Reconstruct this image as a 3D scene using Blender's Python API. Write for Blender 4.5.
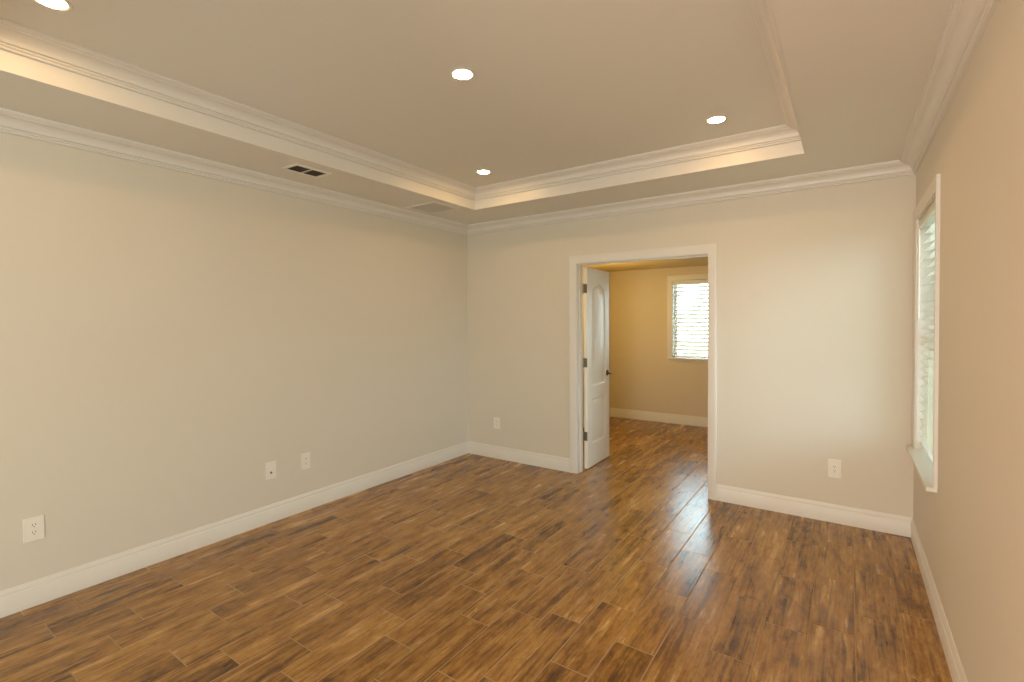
import bpy, bmesh, math, random
from mathutils import Vector, Matrix
PI = math.pi
S = bpy.context.scene
for o in list(bpy.data.objects):
    bpy.data.objects.remove(o)
COL = S.collection

# ------------------------------------------------------------------ camera
CAM = Vector((3.5556, -4.2922, 1.4936))
yaw, pit, rol = (math.radians(a) for a in (34.4427, -1.0048, -0.3169))
fw = Vector((-math.sin(yaw) * math.cos(pit), math.cos(yaw) * math.cos(pit), math.sin(pit)))
rt = Vector((math.cos(yaw), math.sin(yaw), 0)); up = rt.cross(fw)
r2 = rt * math.cos(rol) + up * math.sin(rol); u2 = up * math.cos(rol) - rt * math.sin(rol)
cd = bpy.data.cameras.new('camera'); cam = bpy.data.objects.new('camera', cd); COL.objects.link(cam)
M4 = Matrix((r2, u2, -fw)).transposed().to_4x4(); M4.translation = CAM
cam.matrix_world = M4
cd.sensor_width = 36; cd.lens = 36 * 488.7277 / 1024; cd.shift_y = -10.857 / 1024
cd.clip_start = 0.02; cd.clip_end = 200
S.camera = cam

# ------------------------------------------------------------------ light and exposure
SKY = 12.0            # overcast daylight outside the two windows
LAMP = 160.0          # emission of each recessed lens
FAR_LAMP = 25.0       # W, warm lamp out of sight in the far room
FAR_COL = (1.0, 0.67, 0.20)
LAMP_COL = (1.0, 0.60, 0.24)
FILL = 220.0          # W, soft area fill added behind the viewer; stands for no known source
FILL_COL = (0.95, 1.0, 0.94)
WARM_FILL = 240.0        # W, warm spot added behind the viewer to tint the window wall
WARM_FILL_COL = (1.0, 0.66, 0.49)
def area(name, loc, aim, sx, sy, power, col):
    l = bpy.data.lights.new(name, 'AREA'); l.shape = 'RECTANGLE'; l.size = sx; l.size_y = sy; l.energy = power; l.color = col
    o = bpy.data.objects.new(name, l); COL.objects.link(o); o.location = loc
    o.rotation_euler = Vector(aim).to_track_quat('-Z', 'Y').to_euler(); return o
area('fill_light', (3.7, -6.9, 1.35), (-0.75, 1, 0.10), 2.6, 2.0, FILL, FILL_COL)  # free-floating fill panel, added to brighten the room
pl = bpy.data.lights.new('warm_fill_spot', 'SPOT'); pl.energy = WARM_FILL; pl.color = WARM_FILL_COL; pl.shadow_soft_size = 0.18
pl.spot_size = math.radians(80); pl.spot_blend = 1.0
po = bpy.data.objects.new('warm_fill_spot', pl); COL.objects.link(po); po.location = (1.7, -5.5, 1.25)  # added spot without a fixture, aimed at the right wall
po.rotation_euler = (Vector((3.94, -2.1, 1.3)) - po.location).to_track_quat('-Z', 'Y').to_euler()
fl_ = bpy.data.lights.new('far_room_lamp', 'POINT'); fl_.energy = FAR_LAMP; fl_.color = FAR_COL; fl_.shadow_soft_size = 0.12
fo = bpy.data.objects.new('far_room_lamp', fl_); COL.objects.link(fo); fo.location = (1.0, 1.45, 1.75)
S.view_settings.view_transform = 'Standard'
S.view_settings.look = 'None'
S.view_settings.exposure = 0.06
S.view_settings.gamma = 1
S.view_settings.use_curve_mapping = False
S.cycles.max_bounces = 14; S.cycles.diffuse_bounces = 9; S.cycles.glossy_bounces = 5
S.cycles.transparent_max_bounces = 16
S.cycles.use_denoising = True
S.cycles.sample_clamp_indirect = 8
w = bpy.data.worlds.new('overcast_sky'); S.world = w; w.use_nodes = True
bg = w.node_tree.nodes['Background']; bg.inputs[0].default_value = (0.68, 0.87, 0.97, 1); bg.inputs[1].default_value = SKY

# ------------------------------------------------------------------ dimensions (metres)
W = 3.9357           # right wall
YF = -7.50           # wall behind the camera
ZS = 2.5663          # soffit
ZT = 2.7428          # tray top
TX0, TX1, TY1, TY0 = 0.6115, 3.3229, -0.6186, -4.13
WT = 0.115           # partition thickness
DX0, DX1, DZ = 1.385, 2.597, 2.047      # doorway opening
FY = 2.88            # far room's back wall
FX0, FX1, FZ = 0.50, 4.2, 2.262
WY0, WY1, WZ0, WZ1 = -1.0, -0.12, 0.635, 2.155     # right window opening
VX0, VX1, VZ0, VZ1 = 1.455, 2.36, 0.955, 2.085      # far window opening

# ------------------------------------------------------------------ materials
def mat(name, col, rough=0.5, metal=0.0, spec=0.5, bump=0.0, bscale=300.0, emit=None, estr=0.0):
    m = bpy.data.materials.new(name); m.use_nodes = True
    nt = m.node_tree; p = nt.nodes['Principled BSDF']
    p.inputs['Base Color'].default_value = (*col, 1)
    p.inputs['Roughness'].default_value = rough
    p.inputs['Metallic'].default_value = metal
    p.inputs['Specular IOR Level'].default_value = spec
    if bump:
        tc = nt.nodes.new('ShaderNodeTexCoord'); n = nt.nodes.new('ShaderNodeTexNoise')
        n.inputs['Scale'].default_value = bscale; n.inputs['Detail'].default_value = 3
        b = nt.nodes.new('ShaderNodeBump'); b.inputs['Strength'].default_value = bump; b.inputs['Distance'].default_value = 0.002
        nt.links.new(tc.outputs['Object'], n.inputs['Vector']); nt.links.new(n.outputs['Fac'], b.inputs['Height'])
        nt.links.new(b.outputs['Normal'], p.inputs['Normal'])
    if emit:
        p.inputs['Emission Color'].default_value = (*emit, 1); p.inputs['Emission Strength'].default_value = estr
    return m
M_WALL = mat('greige_wall_paint', (0.66, 0.62, 0.53), 0.6, spec=0.3, bump=0.12, bscale=120)
M_FAR = mat('far_wall_warm_tint', (0.64, 0.56, 0.42), 0.6, spec=0.3, bump=0.12, bscale=120)  # tan includes some of the warm lamp glow in the far room
M_CEIL = mat('ceiling_paint', (0.74, 0.725, 0.67), 0.8, spec=0.2, bump=0.15, bscale=150)
M_TRIM = mat('white_trim_paint', (0.71, 0.69, 0.64), 0.40, spec=0.5)
M_DOOR = mat('white_door_paint', (0.87, 0.87, 0.80), 0.35, spec=0.5, bump=0.03, bscale=200)
M_BRONZE = mat('dark_bronze_metal', (0.13, 0.10, 0.075), 0.38, metal=0.9)
M_NICKEL = mat('aged_nickel_metal', (0.30, 0.25, 0.18), 0.4, metal=0.9)
M_PLASTIC = mat('white_plastic', (0.80, 0.77, 0.70), 0.35)
M_DARK = mat('dark_slot', (0.04, 0.034, 0.027), 0.6)
M_VENT = mat('dark_vent_metal', (0.20, 0.17, 0.13), 0.5)
M_VINYL = mat('white_vinyl', (0.85, 0.86, 0.85), 0.35)
M_SLAT = mat('white_blind_slat', (0.86, 0.85, 0.80), 0.4)
def translucent(m, f):
    nt = m.node_tree; p = nt.nodes['Principled BSDF']; o = nt.nodes['Material Output']
    t = nt.nodes.new('ShaderNodeBsdfTranslucent'); t.inputs[0].default_value = (0.86, 0.84, 0.76, 1)
    x = nt.nodes.new('ShaderNodeMixShader'); x.inputs[0].default_value = f
    nt.links.new(p.outputs[0], x.inputs[1]); nt.links.new(t.outputs[0], x.inputs[2]); nt.links.new(x.outputs[0], o.inputs[0])
translucent(M_SLAT, 0.40)
M_CORD = mat('blind_cord', (0.75, 0.73, 0.66), 0.8)
M_LENS = mat('lamp_lens', (0.9, 0.88, 0.82), 0.5, emit=LAMP_COL, estr=LAMP)
M_LAWN = mat('dry_lawn', (0.45, 0.45, 0.33), 0.9, bump=0.5, bscale=40)
M_FARC = mat('far_ceiling_warm_tint', (0.58, 0.47, 0.26), 0.8, spec=0.2, bump=0.15, bscale=150)  # warm lamp glow on the far ceiling is put into this colour

def glass_mat():
    m = bpy.data.materials.new('window_glass'); m.use_nodes = True; nt = m.node_tree; nt.nodes.clear()
    out = nt.nodes.new('ShaderNodeOutputMaterial'); mx = nt.nodes.new('ShaderNodeMixShader')
    t = nt.nodes.new('ShaderNodeBsdfTransparent'); g = nt.nodes.new('ShaderNodeBsdfGlossy'); g.inputs['Roughness'].default_value = 0.02
    t.inputs[0].default_value = (0.93, 0.96, 0.95, 1)
    f = nt.nodes.new('ShaderNodeFresnel'); f.inputs['IOR'].default_value = 1.45
    nt.links.new(f.outputs[0], mx.inputs[0]); nt.links.new(t.outputs[0], mx.inputs[1]); nt.links.new(g.outputs[0], mx.inputs[2])
    nt.links.new(mx.outputs[0], out.inputs[0]); return m
M_GLASS = glass_mat()

def wood_mat():
    m = bpy.data.materials.new('wood_look_tile'); m.use_nodes = True; nt = m.node_tree; N = nt.nodes; L = nt.links
    p = N['Principled BSDF']
    def nd(t, **k):
        n = N.new(t)
        for a, v in k.items(): setattr(n, a, v)
        return n
    def math_(op, a, b=None, c=None):
        n = nd('ShaderNodeMath', operation=op)
        for i, v in enumerate((a, b, c)):
            if v is None: continue
            if isinstance(v, (int, float)): n.inputs[i].default_value = v
            else: L.new(v, n.inputs[i])
        return n.outputs[0]
    at = nd('ShaderNodeAttribute', attribute_name='plank')
    sep = nd('ShaderNodeSeparateColor'); L.new(at.outputs['Color'], sep.inputs[0])
    tc = nd('ShaderNodeTexCoord')
    off = nd('ShaderNodeVectorMath', operation='SCALE'); L.new(at.outputs['Color'], off.inputs[0]); off.inputs['Scale'].default_value = 37.0
    add = nd('ShaderNodeVectorMath', operation='ADD'); L.new(tc.outputs['Object'], add.inputs[0]); L.new(off.outputs[0], add.inputs[1])
    def noise(sc, detail, dist=0.0, rough=0.55):
        mp = nd('ShaderNodeMapping'); mp.inputs['Scale'].default_value = sc; L.new(add.outputs[0], mp.inputs[0])
        n = nd('ShaderNodeTexNoise'); n.inputs['Scale'].default_value = 1; n.inputs['Detail'].default_value = detail
        n.inputs['Distortion'].default_value = dist; n.inputs['Roughness'].default_value = rough
        L.new(mp.outputs[0], n.inputs['Vector']); return n.outputs['Fac']
    broad = noise((15, 1.7, 1), 3)
    fine = noise((80, 4.5, 1), 6, 0.1, 0.72)
    worn = noise((24, 9, 1), 8, 0.35, 0.78)
    streak = noise((42, 1.5, 1), 2, 0.15)
    stain = noise((12, 2.4, 1), 4, 0.25)
    v = math_('MULTIPLY', broad, 0.30)
    v = math_('MULTIPLY_ADD', fine, 0.34, v)
    v = math_('MULTIPLY_ADD', worn, 0.36, v)
    v = math_('MULTIPLY_ADD', math_('SUBTRACT', sep.outputs[0], 0.5), 0.055, v)
    cr = nd('ShaderNodeValToRGB'); L.new(v, cr.inputs[0])
    e = cr.color_ramp.elements
    e[0].position = 0.39; e[0].color = (0.080, 0.031, 0.004, 1)
    e[1].position = 0.625; e[1].color = (0.62, 0.40, 0.155, 1)
    for pos, c in ((0.445, (0.17, 0.074, 0.011, 1)), (0.49, (0.29, 0.138, 0.027, 1)), (0.56, (0.42, 0.225, 0.056, 1))):
        k = e.new(pos); k.color = c
    dk = nd('ShaderNodeValToRGB'); L.new(streak, dk.inputs[0]); dk.color_ramp.elements[0].position = 0.56; dk.color_ramp.elements[1].position = 0.68
    mx0 = nd('ShaderNodeMix', data_type='RGBA', blend_type='MULTIPLY'); L.new(cr.outputs[0], mx0.inputs[6]); mx0.inputs[7].default_value = (0.42, 0.34, 0.24, 1)
    L.new(math_('MULTIPLY', dk.outputs[0], 0.78), mx0.inputs[0])
    # dark knots and stains
    sr = nd('ShaderNodeValToRGB'); L.new(stain, sr.inputs[0]); sr.color_ramp.elements[0].position = 0.60; sr.color_ramp.elements[1].position = 0.80
    mix = nd('ShaderNodeMix', data_type='RGBA', blend_type='MULTIPLY'); L.new(mx0.outputs[2], mix.inputs[6]); mix.inputs[7].default_value = (0.30, 0.24, 0.20, 1)
    L.new(math_('MULTIPLY', sr.outputs[0], 0.75), mix.inputs[0])
    L.new(mix.outputs[2], p.inputs['Base Color'])
    ro = math_('MULTIPLY_ADD', broad, 0.06, 0.235)
    L.new(ro, p.inputs['Roughness']); p.inputs['Specular IOR Level'].default_value = 0.75
    b = nd('ShaderNodeBump'); b.inputs['Strength'].default_value = 0.10; b.inputs['Distance'].default_value = 0.002
    L.new(fine, b.inputs['Height']); L.new(b.outputs[0], p.inputs['Normal'])
    return m
M_WOOD = wood_mat()
M_GROUT = mat('tan_grout', (0.40, 0.27, 0.14), 0.8, spec=0.2, bump=0.3, bscale=400)

# ------------------------------------------------------------------ mesh helpers
class MB:
    def __init__(s): s.v = []; s.f = []; s.mi = []
    def add(s, vs, fs, mi=0):
        o = len(s.v); s.v += [tuple(v) for v in vs]
        for f in fs: s.f.append([i + o for i in f]); s.mi.append(mi)
    def quad(s, a, b, c, d, mi=0): s.add([a, b, c, d], [(0, 1, 2, 3)], mi)
    def box(s, lo, hi, mi=0, bev=0.0):
        (x0, y0, z0), (x1, y1, z1) = lo, hi
        if not bev:
            v = [(x, y, z) for x in (x0, x1) for y in (y0, y1) for z in (z0, z1)]
            s.add(v, [(0, 1, 3, 2), (4, 6, 7, 5), (0, 4, 5, 1), (2, 3, 7, 6), (0, 2, 6, 4), (1, 5, 7, 3)], mi); return
        bm = bmesh.new(); bmesh.ops.create_cube(bm, size=1)
        for v in bm.verts:
            v.co = Vector(((x0 + x1) / 2 + v.co.x * (x1 - x0), (y0 + y1) / 2 + v.co.y * (y1 - y0), (z0 + z1) / 2 + v.co.z * (z1 - z0)))
        bmesh.ops.bevel(bm, geom=bm.edges[:], offset=bev, segments=2, affect='EDGES', profile=0.5)
        s.bm(bm, mi)
    def bm(s, bm, mi=0):
        bm.verts.index_update()
        s.add([v.co[:] for v in bm.verts], [[v.index for v in f.verts] for f in bm.faces], mi); bm.free()
    def lathe(s, prof, n=32, loc=(0, 0, 0), axis='z', mi=0, flip=False):
        vs = []; fs = []
        for r, h in prof:
            for k in range(n):
                a = 2 * PI * k / n; c, d = r * math.cos(a), r * math.sin(a)
                q = {'z': (c, d, h), 'x': (h, c, d), 'y': (d, h, c)}[axis]
                vs.append((loc[0] + q[0], loc[1] + q[1], loc[2] + q[2]))
        m = len(prof)
        for i in range(m - 1):
            for k in range(n):
                a, b = i * n + k, i * n + (k + 1) % n
                fs.append((a, b, b + n, a + n))
        fs.append(tuple(range(n))[::-1]); fs.append(tuple((m - 1) * n + k for k in range(n)))
        s.add(vs, fs, mi)
    def tube(s, pts, r, n=10, mi=0):
        rad = r if isinstance(r, (list, tuple)) else [r] * len(pts)
        P = [Vector(p) for p in pts]; vs = []; fs = []
        for i, p in enumerate(P):
            t = (P[min(i + 1, len(P) - 1)] - P[max(i - 1, 0)]).normalized()
            a = t.cross(Vector((0, 0, 1)) if abs(t.z) < 0.9 else Vector((1, 0, 0))).normalized(); b = t.cross(a)
            for k in range(n):
                q = 2 * PI * k / n; vs.append(p + (a * math.cos(q) + b * math.sin(q)) * rad[i])
        for i in range(len(P) - 1):
            for k in range(n):
                c, d = i * n + k, i * n + (k + 1) % n; fs.append((c, d, d + n, c + n))
        fs.append(tuple(range(n))[::-1]); fs.append(tuple((len(P) - 1) * n + k for k in range(n)))
        s.add(vs, fs, mi)
    def build(s, name, mats, parent=None, loc=None, smooth=False, kind=None):
        me = bpy.data.meshes.new(name); me.from_pydata(s.v, [], s.f)
        for m in (mats if isinstance(mats, (list, tuple)) else [mats]): me.materials.append(m)
        me.polygons.foreach_set('material_index', s.mi)
        b = bmesh.new(); b.from_mesh(me); bmesh.ops.remove_doubles(b, verts=b.verts[:], dist=1e-6)
        bmesh.ops.recalc_face_normals(b, faces=b.faces[:]); b.to_mesh(me); b.free()
        if smooth:
            me.polygons.foreach_set('use_smooth', [True] * len(me.polygons))
            me.set_sharp_from_angle(angle=math.radians(35))
        o = bpy.data.objects.new(name, me); COL.objects.link(o)
        if loc: o.location = loc
        if parent: o.parent = parent
        if kind: o['kind'] = kind
        return o
def empty(name, loc=(0, 0, 0), rz=0.0):
    o = bpy.data.objects.new(name, None); COL.objects.link(o); o.location = loc; o.rotation_euler = (0, 0, rz); o.empty_display_size = 0.1
    return o
def tag(o, label, cat, group=None, kind=None):
    o['label'] = label; o['category'] = cat
    if group: o['group'] = group
    if kind: o['kind'] = kind
    return o

def wall(name, axis, a, b, u0, u1, z0, z1, m, hole=None):
    """a wall slab between axis=a and axis=b, spanning u0..u1 and z0..z1, with one rectangular opening"""
    mb = MB()
    def P(t, u, z): return (t, u, z) if axis == 'x' else (u, t, z)
    us = sorted({u0, u1} | ({hole[0], hole[1]} if hole else set())); zs = sorted({z0, z1} | ({hole[2], hole[3]} if hole else set()))
    for i in range(len(us) - 1):
        for j in range(len(zs) - 1):
            if hole and us[i] >= hole[0] - 1e-6 and us[i + 1] <= hole[1] + 1e-6 and zs[j] >= hole[2] - 1e-6 and zs[j + 1] <= hole[3] + 1e-6: continue
            for t in (a, b):
                mb.quad(P(t, us[i], zs[j]), P(t, us[i + 1], zs[j]), P(t, us[i + 1], zs[j + 1]), P(t, us[i], zs[j + 1]))
    def ring(p, q, r, s_):
        for (c, d), (e, f) in (((p, r), (q, r)), ((q, r), (q, s_)), ((q, s_), (p, s_)), ((p, s_), (p, r))):
            n = [k for k in us if min(c, e) < k < max(c, e)]; k2 = [k for k in zs if min(d, f) < k < max(d, f)]
            pts = sorted([(c, d), (e, f)] + [(k, d) for k in n] + [(c, k) for k in k2])
            for g, h in zip(pts[:-1], pts[1:]): mb.quad(P(a, *g), P(a, *h), P(b, *h), P(b, *g))
    ring(u0, u1, z0, z1)
    if hole and hole[2] > z0 + 1e-6: ring(*hole)
    elif hole:
        for u in hole[:2]: mb.quad(P(a, u, z0), P(b, u, z0), P(b, u, hole[3]), P(a, u, hole[3]))
        mb.quad(P(a, hole[0], hole[3]), P(b, hole[0], hole[3]), P(b, hole[1], hole[3]), P(a, hole[1], hole[3]))
    return mb.build(name, m, kind='structure')

def rect_trim(name, x0, x1, y0, y1, side, prof, m, z=0.0):
    """moulding on one side of a rectangular room, mitred at both ends; prof = (distance off the wall, height)"""
    mb = MB(); n = len(prof); A = []; B = []
    for d, h in prof:
        d0 = d
        if side == 'left': a, b = (x0 + d, y0 + d0), (x0 + d, y1 - d0)
        if side == 'right': a, b = (x1 - d, y0 + d0), (x1 - d, y1 - d0)
        if side == 'back': a, b = (x0 + d0, y1 - d), (x1 - d0, y1 - d)
        if side == 'front': a, b = (x0 + d0, y0 + d), (x1 - d0, y0 + d)
        A.append((*a, z + h)); B.append((*b, z + h))
    mb.add(A + B, [(i, (i + 1) % n, n + (i + 1) % n, n + i) for i in range(n)] + [tuple(range(n)), tuple(range(n, 2 * n))])
    return mb.build(name, m, kind='structure', smooth=True)
def straight_trim(name, p0, p1, inward, prof, m, kind='structure', parent=None):
    mb = MB(); n = len(prof); a = Vector(p0); b = Vector(p1); d = Vector(inward)
    A = [a + d * q + Vector((0, 0, h)) for q, h in prof]; B = [b + d * q + Vector((0, 0, h)) for q, h in prof]
    mb.add(A + B, [(i, (i + 1) % n, n + (i + 1) % n, n + i) for i in range(n)] + [tuple(range(n)), tuple(range(n, 2 * n))])
    return mb.build(name, m, parent=parent, kind=kind, smooth=True)

# ------------------------------------------------------------------ room shell
def make_floor():
    rnd = random.Random(7)
    me = bpy.data.meshes.new('floor'); vs = []; fs = []; mi = []; cols = []
    w_, L_ = 0.185, 0.55; g = 0.0017; c = 0.0022; dz = 0.0022
    ph = {-1: -.365, 0: -.176, 1: -.327, 2: -.035, 3: -.18, 4: -.36, 5: -.062, 6: -.477, 7: -.25, 8: -.40, 9: -.536, 10: -.2045,
          11: -.02, 12: -.485, 13: -.245, 14: -.512, 15: -.138, 16: -.33, 17: -.51, 18: -.40, 19: -.19, 20: -.045, 21: -.3, 22: -.5}
    X0, X1, Y0, Y1 = 0.0, 4.2, YF, FY + 0.01
    def put(v4, f4, m, col):
        o = len(vs); vs.extend(v4)
        for f in f4: fs.append([i + o for i in f]); mi.append(m); cols.append(col)
    for k in range(-1, 23):
        xa, xb = max(0.08 + w_ * k + g, X0), min(0.08 + w_ * (k + 1) - g, X1)
        if xb - xa < 0.01: continue
        y = ph[k] - 0.55 * 14
        while y < Y1:
            ya, yb = max(y + g, Y0), min(y + L_ - g, Y1); y += L_
            if yb - ya < 0.01: continue
            col = (rnd.random(), rnd.random(), rnd.random(), 1)
            top = [(xa + c, ya + c, 0), (xb - c, ya + c, 0), (xb - c, yb - c, 0), (xa + c, yb - c, 0)]
            bot = [(xa, ya, -dz), (xb, ya, -dz), (xb, yb, -dz), (xa, yb, -dz)]
            put(top + bot, [(0, 1, 2, 3), (4, 5, 1, 0), (5, 6, 2, 1), (6, 7, 3, 2), (7, 4, 0, 3)], 0, col)
    put([(X0 - .1, Y0 - .1, -.0012), (X1 + .1, Y0 - .1, -.0012), (X1 + .1, Y1 + .1, -.0012), (X0 - .1, Y1 + .1, -.0012)], [(0, 1, 2, 3)], 1, (0, 0, 0, 1))
    me.from_pydata(vs, [], fs); me.materials.append(M_WOOD); me.materials.append(M_GROUT)
    me.polygons.foreach_set('material_index', mi)
    a = me.color_attributes.new('plank', 'FLOAT_COLOR', 'CORNER')
    flat = []
    for p in me.polygons: flat += list(cols[p.index]) * p.loop_total
    a.data.foreach_set('color', flat)
    o = bpy.data.objects.new('floor', me); COL.objects.link(o); o['kind'] = 'structure'
make_floor()

ZTOP = 2.95
wall('wall_left', 'x', -0.12, 0.0, YF - .12, 0.0, -.1, ZTOP, M_WALL)
wall('wall_right', 'x', W, W + 0.16, YF - .12, 0.0, -.1, ZTOP, M_WALL, (WY0, WY1, WZ0, WZ1))
wall('wall_back', 'y', 0.0, WT, -.12, 4.36, -.1, ZTOP, M_WALL, (DX0 - .018, DX1 + .018, -.1, DZ + .018))
wall('wall_front', 'y', YF - .12, YF, -.12, W + .16, -.1, ZTOP, M_WALL)
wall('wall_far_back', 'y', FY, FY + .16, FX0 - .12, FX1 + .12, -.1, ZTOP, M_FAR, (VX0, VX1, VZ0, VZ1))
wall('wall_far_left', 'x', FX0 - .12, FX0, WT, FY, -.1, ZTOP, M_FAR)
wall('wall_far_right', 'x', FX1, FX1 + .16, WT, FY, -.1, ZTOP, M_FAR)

def make_ceiling():
    mb = MB(); e = 0.012
    hx0, hx1, hy0, hy1 = TX0 - e, TX1 + e, TY0 - e, TY1 + e
    xs = [0, hx0, hx1, W]; ys = [YF, hy0, hy1, 0]
    for i in range(3):
        for j in range(3):
            z = ZT if i == j == 1 else ZS
            mb.quad((xs[i], ys[j], z), (xs[i + 1], ys[j], z), (xs[i + 1], ys[j + 1], z), (xs[i], ys[j + 1], z))
    for a, b in (((hx0, hy0), (hx1, hy0)), ((hx1, hy0), (hx1, hy1)), ((hx1, hy1), (hx0, hy1)), ((hx0, hy1), (hx0, hy0))):
        mb.quad((*a, ZS), (*b, ZS), (*b, ZT), (*a, ZT))
    for z in (2.9,): mb.quad((-.1, YF - .1, z), (W + .1, YF - .1, z), (W + .1, .05, z), (-.1, .05, z))
    mb.build('ceiling', M_CEIL, kind='structure')
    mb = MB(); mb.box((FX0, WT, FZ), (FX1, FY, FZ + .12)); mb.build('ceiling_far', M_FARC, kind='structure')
make_ceiling()

# mouldings
base_prof = [(0, 0), (.014, 0), (.014, .098), (.0125, .101), (.0105, .103), (.0105, .114), (.0095, .119), (.0065, .124), (.006, .131), (.0045, .1337), (0, .1337)]
def crown(pr, h):
    k = h / .094
    p = [(0, -.094), (.013, -.094), (.0155, -.0915), (.0155, -.086), (.012, -.0835), (.012, -.082), (.0165, -.081), (.0195, -.077), (.0195, -.0735), (.0165, -.071), (.0165, -.0695), (.026, -.068)]
    for i in range(9):
        t = i / 8 * PI / 2
        p.append((.027 + .045 * (1 - math.cos(t)), -.066 + .042 * math.sin(t)))
    p += [(.074, -.0215), (.0745, -.019), (.080, -.0185), (.0855, -.0155), (.088, -.0115), (.088, -.0105), (pr, -.010), (pr, 0), (0, 0)]
    return [(a, b * k) for a, b in p]
for nm, prof, box, z in (('cornice', crown(.094, .094), (0, W, YF, 0), ZS), ('tray', crown(.094, .0915), (TX0, TX1, TY0, TY1), ZT)):
    for i, sd in enumerate(('left', 'back', 'right', 'front')):
        rect_trim('trim_%d' % (i + 1 + (4 if nm == 'tray' else 0)), *box, sd, prof, M_TRIM, z)
fascia = [(-.012, -.002), (0, -.002), (.0005, .001), (.0005, ZT - ZS), (-.012, ZT - ZS)]
for i, sd in enumerate(('left', 'back', 'right', 'front')):
    rect_trim('trim_%d' % (i + 9), TX0, TX1, TY0, TY1, sd, fascia, M_TRIM, ZS)
CW = 0.076; CX0, CX1 = DX0 - .006 - CW, DX1 + .006 + CW - .012
rect_trim('baseboard_left', 0, W, YF, 0, 'left', base_prof, M_TRIM)
rect_trim('baseboard_right', 0, W, YF, 0, 'right', base_prof, M_TRIM)
rect_trim('baseboard_front', 0, W, YF, 0, 'front', base_prof, M_TRIM)
def base_back():
    for nm, xa, xb in (('baseboard_back_left', 0.0, CX0), ('baseboard_back_right', CX1, W)):
        mb = MB(); n = len(base_prof)
        A = [((d if xa == 0 else xa), -d, h) for d, h in base_prof]; B = [((W - d if xb == W else xb), -d, h) for d, h in base_prof]
        mb.add(A + B, [(i, (i + 1) % n, n + (i + 1) % n, n + i) for i in range(n)] + [tuple(range(n)), tuple(range(n, 2 * n))])
        mb.build(nm, M_TRIM, kind='structure', smooth=True)
base_back()
rect_trim('baseboard_far_back', FX0, FX1, WT, FY, 'back', base_prof, M_TRIM)
rect_trim('baseboard_far_left', FX0, FX1, WT, FY, 'left', base_prof, M_TRIM)
rect_trim('baseboard_far_right', FX0, FX1, WT, FY, 'right', base_prof, M_TRIM)

# casing: profile across its width (0 = opening edge, 1 = outer edge) -> thickness
case_prof = [(0, 0), (0, .009), (.06, .011), (.14, .011), (.20, .0125), (.55, .0145), (.70, .0165), (.92, .0175), (1.0, .016), (1.0, 0)]
def casing(name, axis, plane, sgn, u0, u1, z0, z1, wd, m, bottom=False, parent=None, wd_right=None):
    """door or window casing: mitred legs and head round the opening u0..u1, z0..z1; sgn = direction off the wall"""
    mb = MB(); wr = wd_right or wd
    def P(u, z, t): return (plane + sgn * t, u, z) if axis == 'x' else (u, plane + sgn * t, z)
    n = len(case_prof)
    path = []
    for q, t in case_prof:
        path.append([P(u0 - q * wd, z0, t), P(u0 - q * wd, z1 + q * wd, t), P(u1 + q * wr, z1 + q * wd, t), P(u1 + q * wr, z0, t)])
    for s_ in range(3):
        vs = [path[i][s_] for i in range(n)] + [path[i][s_ + 1] for i in range(n)]
        mb.add(vs, [(i, (i + 1) % n, n + (i + 1) % n, n + i) for i in range(n)])
    for e_ in (0, 3): mb.add([path[i][e_] for i in range(n)], [tuple(range(n))])
    return mb.build(name, m, parent=parent, kind='structure', smooth=True)

# doorway: casings both sides, jamb lining with stops
casing('trim_13', 'y', 0.0, -1, DX0 - .006, DX1 + .006, 0.0, DZ + .006, CW, M_TRIM, wd_right=CW - .012)
casing('trim_14', 'y', WT, 1, DX0 - .006, DX1 + .006, 0.0, DZ + .006, CW, M_TRIM)
mb = MB()
mb.box((DX0 - .018, 0, 0), (DX0, WT, DZ + .018)); mb.box((DX1, 0, 0), (DX1 + .018, WT, DZ + .018)); mb.box((DX0, 0, DZ), (DX1, WT, DZ + .018))
st = 0.010
mb.box((DX0, .042, 0), (DX0 + st, .076, DZ - st)); mb.box((DX1 - st, .042, 0), (DX1, .076, DZ - st)); mb.box((DX0, .042, DZ - st), (DX1, .076, DZ))
mb.build('trim_15', M_TRIM, kind='structure')

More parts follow.
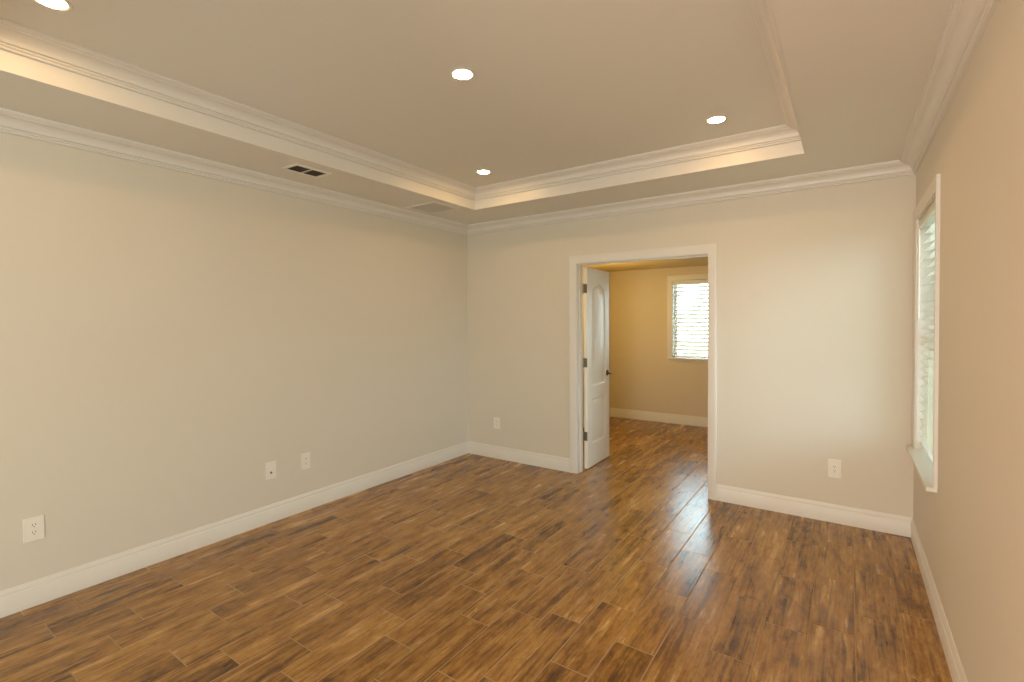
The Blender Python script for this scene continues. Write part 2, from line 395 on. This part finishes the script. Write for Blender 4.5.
# ------------------------------------------------------------------ doors
def arch_loop(y0, y1, z0, z1, rise, inset, n=24):
    """closed outline of an arch-topped panel, drawn inwards by inset"""
    a, b = y0 + inset, y1 - inset; c = z0 + inset; out = [(a, c), (b, c)]
    for i in range(n + 1):
        t = i / n; y = b + (a - b) * t
        if rise:
            s_ = (y - y0) / (y1 - y0); h = (0.5 - 0.5 * math.cos(2 * PI * s_)) ** 0.75 * rise
        else: h = 0
        out.append((y, z1 + h - inset))
    return out
def make_door(name, mirror):
    """leaf in local space: hinge edge at y=0, free edge at y=wd, faces at x = 0 and x = -th (visible face x=0)"""
    wd, th, zb, zt = .578, .035, .012, 2.030
    root = empty(name)
    panels = [(.115, wd - .115, .832, 1.822, .060), (.115, wd - .115, .245, .700, 0)]
    bm = bmesh.new()
    for x in (0.0, -th):
        edges = []
        for lp in [[(0, zb), (wd, zb), (wd, zt), (0, zt)]] + [arch_loop(*p, 0) for p in panels]:
            vv = [bm.verts.new((x, a, b)) for a, b in lp]
            edges += [bm.edges.new((vv[i], vv[(i + 1) % len(vv)])) for i in range(len(vv))]
        bmesh.ops.triangle_fill(bm, edges=edges, use_beauty=True)
    m = MB(); m.bm(bm)
    for (a, b), (c, d) in (((0, zb), (wd, zb)), ((wd, zb), (wd, zt)), ((wd, zt), (0, zt)), ((0, zt), (0, zb))):
        m.quad((0, a, b), (0, c, d), (-th, c, d), (-th, a, b))
    m.build('leaf', M_DOOR, root)
    for p in panels:
        m = MB()
        for x, sg in ((0.0, -1), (-th, 1)):
            steps = [(0, 0), (.004, .003), (.010, .0085), (.017, .0095), (.024, .0085), (.046, .002), (.052, .001)]
            loops = [[(x + sg * d, a, b) for a, b in arch_loop(*p, i)] for i, d in steps]
            n = len(loops[0])
            for l0, l1 in zip(loops[:-1], loops[1:]):
                m.add(l0 + l1, [(i, (i + 1) % n, n + (i + 1) % n, n + i) for i in range(n)])
            m.add(loops[-1], [tuple(range(n))])
        m.build('panel', M_DOOR, root, smooth=True)
    for z in (1.82, 1.077, .337):
        m = MB()
        m.box((-.035, -.0022, z - .045), (-.002, .0005, z + .045))            # plate on the hinge edge of the leaf
        m.lathe([(.0035, -.050), (.0062, -.047), (.0062, .047), (.0035, .050)], 12, (-.038, -.010, z))
        for k in (-.016, .016): m.lathe([(.0066, k - .0006), (.0066, k + .0006)], 12, (-.038, -.010, z))
        m.box((-.040, -.052, z - .045), (-.0375, -.008, z + .045))            # plate on the jamb
        m.build('hinge', M_NICKEL, root, smooth=True)
    h = MB()
    for sx, x in ((1, 0.0), (-1, -th)):
        h.lathe([(.031, x), (.031, x + sx * .005), (.026, x + sx * .010), (.012, x + sx * .012), (.011, x + sx * .040), (.013, x + sx * .043)], 24, (0, wd - .062, .931), 'x')
        y0 = wd - .062
        h.tube([(x + sx * .047, y0 + .012, .931), (x + sx * .050, y0 - .01, .932), (x + sx * .052, y0 - .05, .934), (x + sx * .049, y0 - .09, .933), (x + sx * .043, y0 - .112, .930)], [.009, .011, .0085, .007, .005], 10)
    h.build('door_handle', M_BRONZE, root, smooth=True)
    if mirror: root.scale = (-1, 1, 1)
    return root
d = make_door('door_1', False); d.location = (1.4175, .155, 0); d.rotation_euler = (0, 0, math.radians(1.5)); d['kind'] = 'structure'
d = make_door('door_2', True); d.location = (DX1 - .0325, .155, 0); d.rotation_euler = (0, 0, math.radians(-1.5)); d['kind'] = 'structure'

# ------------------------------------------------------------------ windows
def make_window(name, ax, u0, u1, z0, z1, depth, place, wd, horn, seat, split=True):
    """local frame: u along the wall, t outward through it (t=0 room face), z up; place maps (u,t,z) to the world"""
    def bx(m, lo, hi, bev=0):
        a = place(*lo); b = place(*hi)
        m.box(tuple(min(p, q) for p, q in zip(a, b)), tuple(max(p, q) for p, q in zip(a, b)), 0, bev)
    root = empty(name); root['kind'] = 'structure'
    m = MB(); f = .012                                            # drywall / wood return round the opening
    bx(m, (u0, 0, z0), (u0 + f, depth, z1)); bx(m, (u1 - f, 0, z0), (u1, depth, z1)); bx(m, (u0 + f, 0, z1 - f), (u1 - f, depth, z1)); bx(m, (u0 + f, .05, z0), (u1 - f, depth, z0 + .004))
    m.build('window_jamb', M_TRIM, root)
    m = MB(); k = .042 if split else .028; a, b = u0 + f, u1 - f; lo, hi = z0 + .005, z1 - f; t0, t1 = depth - .055, depth
    bx(m, (a, t0, lo), (a + k, t1, hi), .003); bx(m, (b - k, t0, lo), (b, t1, hi), .003); bx(m, (a + k, t0, hi - k), (b - k, t1, hi), .003); bx(m, (a + k, t0, lo), (b - k, t1, lo + k), .003)
    zm = (lo + hi) / 2
    m.build('window_frame', M_VINYL, root)
    if split:
        m = MB(); bx(m, (a + k, t0 + .008, zm - .02), (b - k, t1 - .012, zm + .02), .003)
        m.build('meeting_rail', M_VINYL, root)
    for za, zb in (((lo + k, zm - .02), (zm + .02, hi - k)) if split else ((lo + k, hi - k),)):
        m = MB(); bx(m, (a + k, t0 + .030, za), (b - k, t0 + .033, zb)); m.build('window_pane', M_GLASS, root)
    m = MB(); bx(m, (u0 - horn, -.046, z0 - .018), (u1 + horn, 0, z0 + .005), .004); bx(m, (u0, -.002, z0 - .004), (u1, .05, z0 + .005))
    if seat: bx(m, (u0 - horn + .008, -.014, z0 - .018 - seat), (u1 + horn - .008, 0, z0 - .018), .003)
    m.build('window_sill', M_TRIM, root)
    return root
pr = lambda u, t, z: (W + t, u, z)
pf = lambda u, t, z: (u, FY + t, z)
w1 = make_window('window_1', 'x', WY0, WY1, WZ0, WZ1, .16, pr, .07, .062, 0)
c1 = casing('window_casing', 'x', W, -1, WY0 + .004, WY1 - .004, WZ0 + .005, WZ1 - .004, .068, M_TRIM, parent=w1)
w2 = make_window('window_2', 'y', VX0, VX1, VZ0, VZ1, .16, pf, .07, .052, .025, False)
c2 = casing('window_casing', 'y', FY, -1, VX0 + .004, VX1 - .004, VZ0 + .005, VZ1 - .004, .066, M_TRIM, parent=w2)

def make_blind(u0, u1, z0, z1, place, tilt, wand_at, pitch=.0545, sw=.058):
    """inside-mounted slatted blind; wand hangs near u = wand_at"""
    root = empty('window_blind', place((u0 + u1) / 2, .045, z0))
    base = Vector(root.location); tc = .045
    def Q(u, t, z): return Vector(place(u, t, z)) - base
    def bx(m, lo, hi, bev=0):
        a = Q(*lo); b = Q(*hi)
        m.box(tuple(min(p, q) for p, q in zip(a, b)), tuple(max(p, q) for p, q in zip(a, b)), 0, bev)
    m = MB(); bx(m, (u0, tc - .028, z1 - .048), (u1, tc + .028, z1 - .002)); m.build('headrail', M_SLAT, root)
    m = MB(); bx(m, (u0 - .002, tc - .040, z1 - .066), (u1 + .002, tc - .032, z1 - .003), .002); m.build('valance', M_SLAT, root)
    m = MB(); n = int((z1 - .07 - (z0 + .03)) / pitch)
    a = math.radians(tilt); ca, sa = math.cos(a), math.sin(a)
    for i in range(n):
        z = z1 - .075 - pitch * (i + .4)
        secs = []
        for j in range(5):
            s_ = (j / 4 - .5) * sw; cv = .0022 * (1 - (2 * s_ / sw) ** 2)
            secs.append((s_ * ca - cv * sa, s_ * sa + cv * ca))
        vs = []
        for u in (u0 + .004, u1 - .004):
            for off in (.0014, -.0014):
                vs += [Q(u, tc + p - off * sa, z + q + off * ca) for p, q in secs]
        # 0-4 top u0, 5-9 bottom u0, 10-14 top u1, 15-19 bottom u1
        fs = [(j, j + 1, j + 11, j + 10) for j in range(4)] + [(j + 5, j + 15, j + 16, j + 6) for j in range(4)]
        fs += [(0, 10, 15, 5), (4, 9, 19, 14), (0, 5, 6, 7, 8, 9, 4, 3, 2, 1), (10, 11, 12, 13, 14, 19, 18, 17, 16, 15)]
        m.add(vs, fs)
    m.build('slats', M_SLAT, root)
    zb = max(z0 + .006, z1 - .075 - pitch * (n - .6) - pitch * .9)
    m = MB(); bx(m, (u0 + .003, tc - .028, zb - .010), (u1 - .003, tc + .028, zb + .010), .004); m.build('bottom_rail', M_SLAT, root)
    L_ = u1 - u0
    for fr in (.14, .5, .86):
        for t in (tc - .031, tc + .031):
            m = MB(); m.tube([Q(u0 + L_ * fr, t, z1 - .05), Q(u0 + L_ * fr, t, zb)], .0013, 6); m.build('ladder_cord', M_CORD, root)
    m = MB(); m.tube([Q(wand_at, tc - .047, z1 - .055), Q(wand_at, tc - .047, z1 - .60)], .0045, 8); m.lathe([(.0045, 0), (.007, -.02), (.006, -.045)], 10, tuple(Q(wand_at, tc - .047, z1 - .60)))
    m.build('tilt_wand', M_CORD, root, smooth=True)
    return root
b1 = make_blind(WY0 + .016, WY1 - .016, WZ0 + .010, WZ1 - .014, pr, 18, WY1 - .10)
tag(b1, 'white slatted blind in the tall window on the side wall near the corner', 'blind')
b2 = make_blind(VX0 + .016, VX1 - .016, VZ0 + .006, VZ1 - .014, pf, 28, VX0 + .10, pitch=.0562)
tag(b2, 'white slatted blind in the window of the room seen through the doorway', 'blind')

# ------------------------------------------------------------------ recessed ceiling lights
def make_light(x, y, z, label, lens=None):
    root = empty('recessed_light', (x, y, z))
    m = MB(); n = 48                                             # flat trim ring with a rounded lip
    prof = [(.066, 0.0), (.0655, -.0012), (.063, -.0022), (.052, -.0024), (.0495, -.0014), (.048, .004)]
    vs = []; fs = []
    for r, h in prof:
        vs += [(r * math.cos(2 * PI * k / n), r * math.sin(2 * PI * k / n), h) for k in range(n)]
    for i in range(len(prof) - 1):
        for k in range(n):
            a, b = i * n + k, i * n + (k + 1) % n; fs.append((a, b, b + n, a + n))
    m.add(vs, fs); m.build('trim_ring', M_TRIM, root, smooth=True)
    m = MB(); prof = [(.0482, -.0012), (.040, -.0022), (.025, -.0028), (.0005, -.003)]
    vs = []; fs = []
    for r, h in prof:
        vs += [(r * math.cos(2 * PI * k / n), r * math.sin(2 * PI * k / n), h) for k in range(n)]
    for i in range(len(prof) - 1):
        for k in range(n):
            a, b = i * n + k, i * n + (k + 1) % n; fs.append((a, b, b + n, a + n))
    fs.append(tuple((len(prof) - 1) * n + k for k in range(n)))
    m.add(vs, fs); m.build('lens', lens or M_LENS, root, smooth=True)
    return tag(root, label, 'ceiling light', 'recessed lights in the tray ceiling')
make_light(1.947, -2.376, ZT, 'lit round recessed light in the middle of the tray ceiling')
make_light(1.048, -1.040, ZT, 'smallest lit round recessed light, in the tray corner farthest from the viewer')
make_light(2.877, -1.040, ZT, 'lit round recessed light in the tray corner above the doorway, nearest the window wall')
make_light(1.010, -3.720, ZT, 'lit round recessed light cut off by the top edge of the photo')

# ------------------------------------------------------------------ ceiling vents
def make_vent(name, x0, x1, y0, y1, nsec, mlv, label, nl, fw_=.024, dark=True):
    root = empty(name, ((x0 + x1) / 2, (y0 + y1) / 2, ZS)); hx, hy = (x1 - x0) / 2, (y1 - y0) / 2
    m = MB(); f = fw_
    m.box((-hx, -hy, -.006), (hx, -hy + f, 0), 0, .0015); m.box((-hx, hy - f, -.006), (hx, hy, 0), 0, .0015)
    m.box((-hx, -hy + f, -.006), (-hx + f, hy - f, 0), 0, .0015); m.box((hx - f, -hy + f, -.006), (hx, hy - f, 0), 0, .0015)
    for k in range(1, nsec):
        y = -hy + f + (2 * hy - 2 * f) * k / nsec; m.box((-hx + f, y - .006, -.005), (hx - f, y + .006, 0))
    m.build('frame', M_PLASTIC, root)
    m = MB(); m.box((-hx + f, -hy + f, -.0012), (hx - f, hy - f, -.0004)); m.build('duct_opening', M_DARK if dark else M_TRIM, root)
    m = MB()
    for k in range(nl):
        x = -hx + f + (2 * hx - 2 * f) * (k + .5) / nl; s_ = (2 * hx - 2 * f) / nl * (.42 if dark else .62)
        sg = 1
        zt = -.0015 if dark else -.0032; zu = zt + .001
        m.add([(x - s_, -hy + f, zt), (x + s_ * .5, -hy + f, -.0055 * sg), (x + s_ * .5, hy - f, -.0055), (x - s_, hy - f, zt),
               (x - s_ + .001, -hy + f, zu), (x + s_ * .5 + .001, -hy + f, -.0045), (x + s_ * .5 + .001, hy - f, -.0045), (x - s_ + .001, hy - f, zu)],
              [(0, 1, 2, 3), (4, 7, 6, 5), (0, 4, 5, 1), (1, 5, 6, 2), (2, 6, 7, 3), (3, 7, 4, 0)])
    m.build('louvers', mlv, root)
    return tag(root, label, 'vent')
make_vent('ceiling_vent', .312, .492, -2.385, -2.108, 2, M_VENT, 'small ceiling vent with two dark openings beside the tray', 7)
make_vent('return_grille', .15, .52, -1.075, -.735, 1, M_TRIM, 'pale square ceiling grille near the corner, between tray and cornice', 16, .022, False)

# ------------------------------------------------------------------ wall plates
def make_plate(name, loc, rz, w_, h_, kind, label, group=None):
    """local frame: x across, -y out of the wall, z up"""
    root = empty(name, loc, rz)
    m = MB(); m.box((-w_ / 2, -.0055, -h_ / 2), (w_ / 2, 0, h_ / 2), 0, .0022); m.build('cover_plate', M_PLASTIC, root, smooth=False)
    def screw(z):
        s_ = MB(); s_.lathe([(.0032, -.0052), (.0032, -.0066), (.0022, -.0071)], 12, (0, 0, z), 'y'); return s_.build('screw', M_PLASTIC, root, smooth=True)
    if kind == 'duplex':
        screw(0)
        for zc in (.0195, -.0195):
            r = MB(); n = 28; prof = []
            pts = []
            for k in range(n):
                a = 2 * PI * k / n; x, z = .0172 * math.cos(a), .0172 * math.sin(a); pts.append((x, max(-.0142, min(.0142, z)) + zc))
            r.add([(x, -.005, z) for x, z in pts] + [(x, -.0078, z) for x, z in pts], [(i, (i + 1) % n, n + (i + 1) % n, n + i) for i in range(n)] + [tuple(range(n, 2 * n))])
            ro = r.build('receptacle', M_PLASTIC, root)
            sl = MB()
            sl.box((-.0075, -.0083, zc - .0005), (-.0050, -.0077, zc + .0085)); sl.box((.0050, -.0083, zc + .0005), (.0075, -.0083 + .0006, zc + .0080))
            sl.lathe([(.0026, -.0077), (.0026, -.0083)], 12, (0, 0, zc - .0068), 'y')
            sl.build('slots', M_DARK, ro)
    elif kind == 'jack':
        for z in (.042, -.042): screw(z)
        j = MB(); j.box((-.0085, -.0072, .002), (.0085, -.005, .022), 0, .001); j.build('blank_insert', M_PLASTIC, root)
        j = MB(); j.lathe([(.0085, -.005), (.0085, -.0075), (.0060, -.0078), (.0060, -.0115), (.0045, -.0118)], 16, (0, 0, -.018), 'y'); jo = j.build('coaxial_jack', M_NICKEL, root, smooth=True)
        j = MB(); j.lathe([(.0034, -.0118), (.0034, -.0121)], 12, (0, 0, -.018), 'y'); j.build('socket', M_DARK, jo)
    elif kind == 'decora':
        for z in (.048, -.048): screw(z)
        r = MB(); r.box((-.0165, -.0080, -.033), (.0165, -.005, .033), 0, .0012); ro = r.build('receptacle', M_PLASTIC, root)
        for zc in (.0165, -.0165):
            sl = MB()
            sl.box((-.0075, -.0085, zc - .0005), (-.0052, -.0079, zc + .0080)); sl.box((.0052, -.0085, zc), (.0075, -.0079, zc + .0075))
            sl.lathe([(.0025, -.0079), (.0025, -.0085)], 12, (0, 0, zc - .0072), 'y')
            sl.build('slots', M_DARK, ro)
    return tag(root, label, 'wall outlet' if kind != 'jack' else 'wall jack', group)
LR = PI / 2
make_plate('wall_outlet', (0, -3.607, .408), LR, .083, .127, 'duplex', 'white outlet with dark slots low on the long wall, nearest the viewer')
make_plate('cable_jack', (0, -2.314, .391), LR, .080, .130, 'jack', 'white wall plate with one dark jack, in the middle of the long wall')
make_plate('wall_outlet', (0, -2.028, .392), LR, .078, .130, 'duplex', 'white outlet just beyond the jack plate on the long wall')
make_plate('wall_outlet', (.406, 0, .386), 0, .083, .122, 'duplex', 'white outlet between the corner and the doorway')
make_plate('wall_outlet', (3.485, 0, .398), 0, .081, .135, 'decora', 'white outlet between the doorway and the window')

# ------------------------------------------------------------------ outside
mb = MB(); mb.quad((-30, -30, -.25), (40, -30, -.25), (40, 40, -.25), (-30, 40, -.25)); mb.build('ground', M_LAWN, kind='structure')
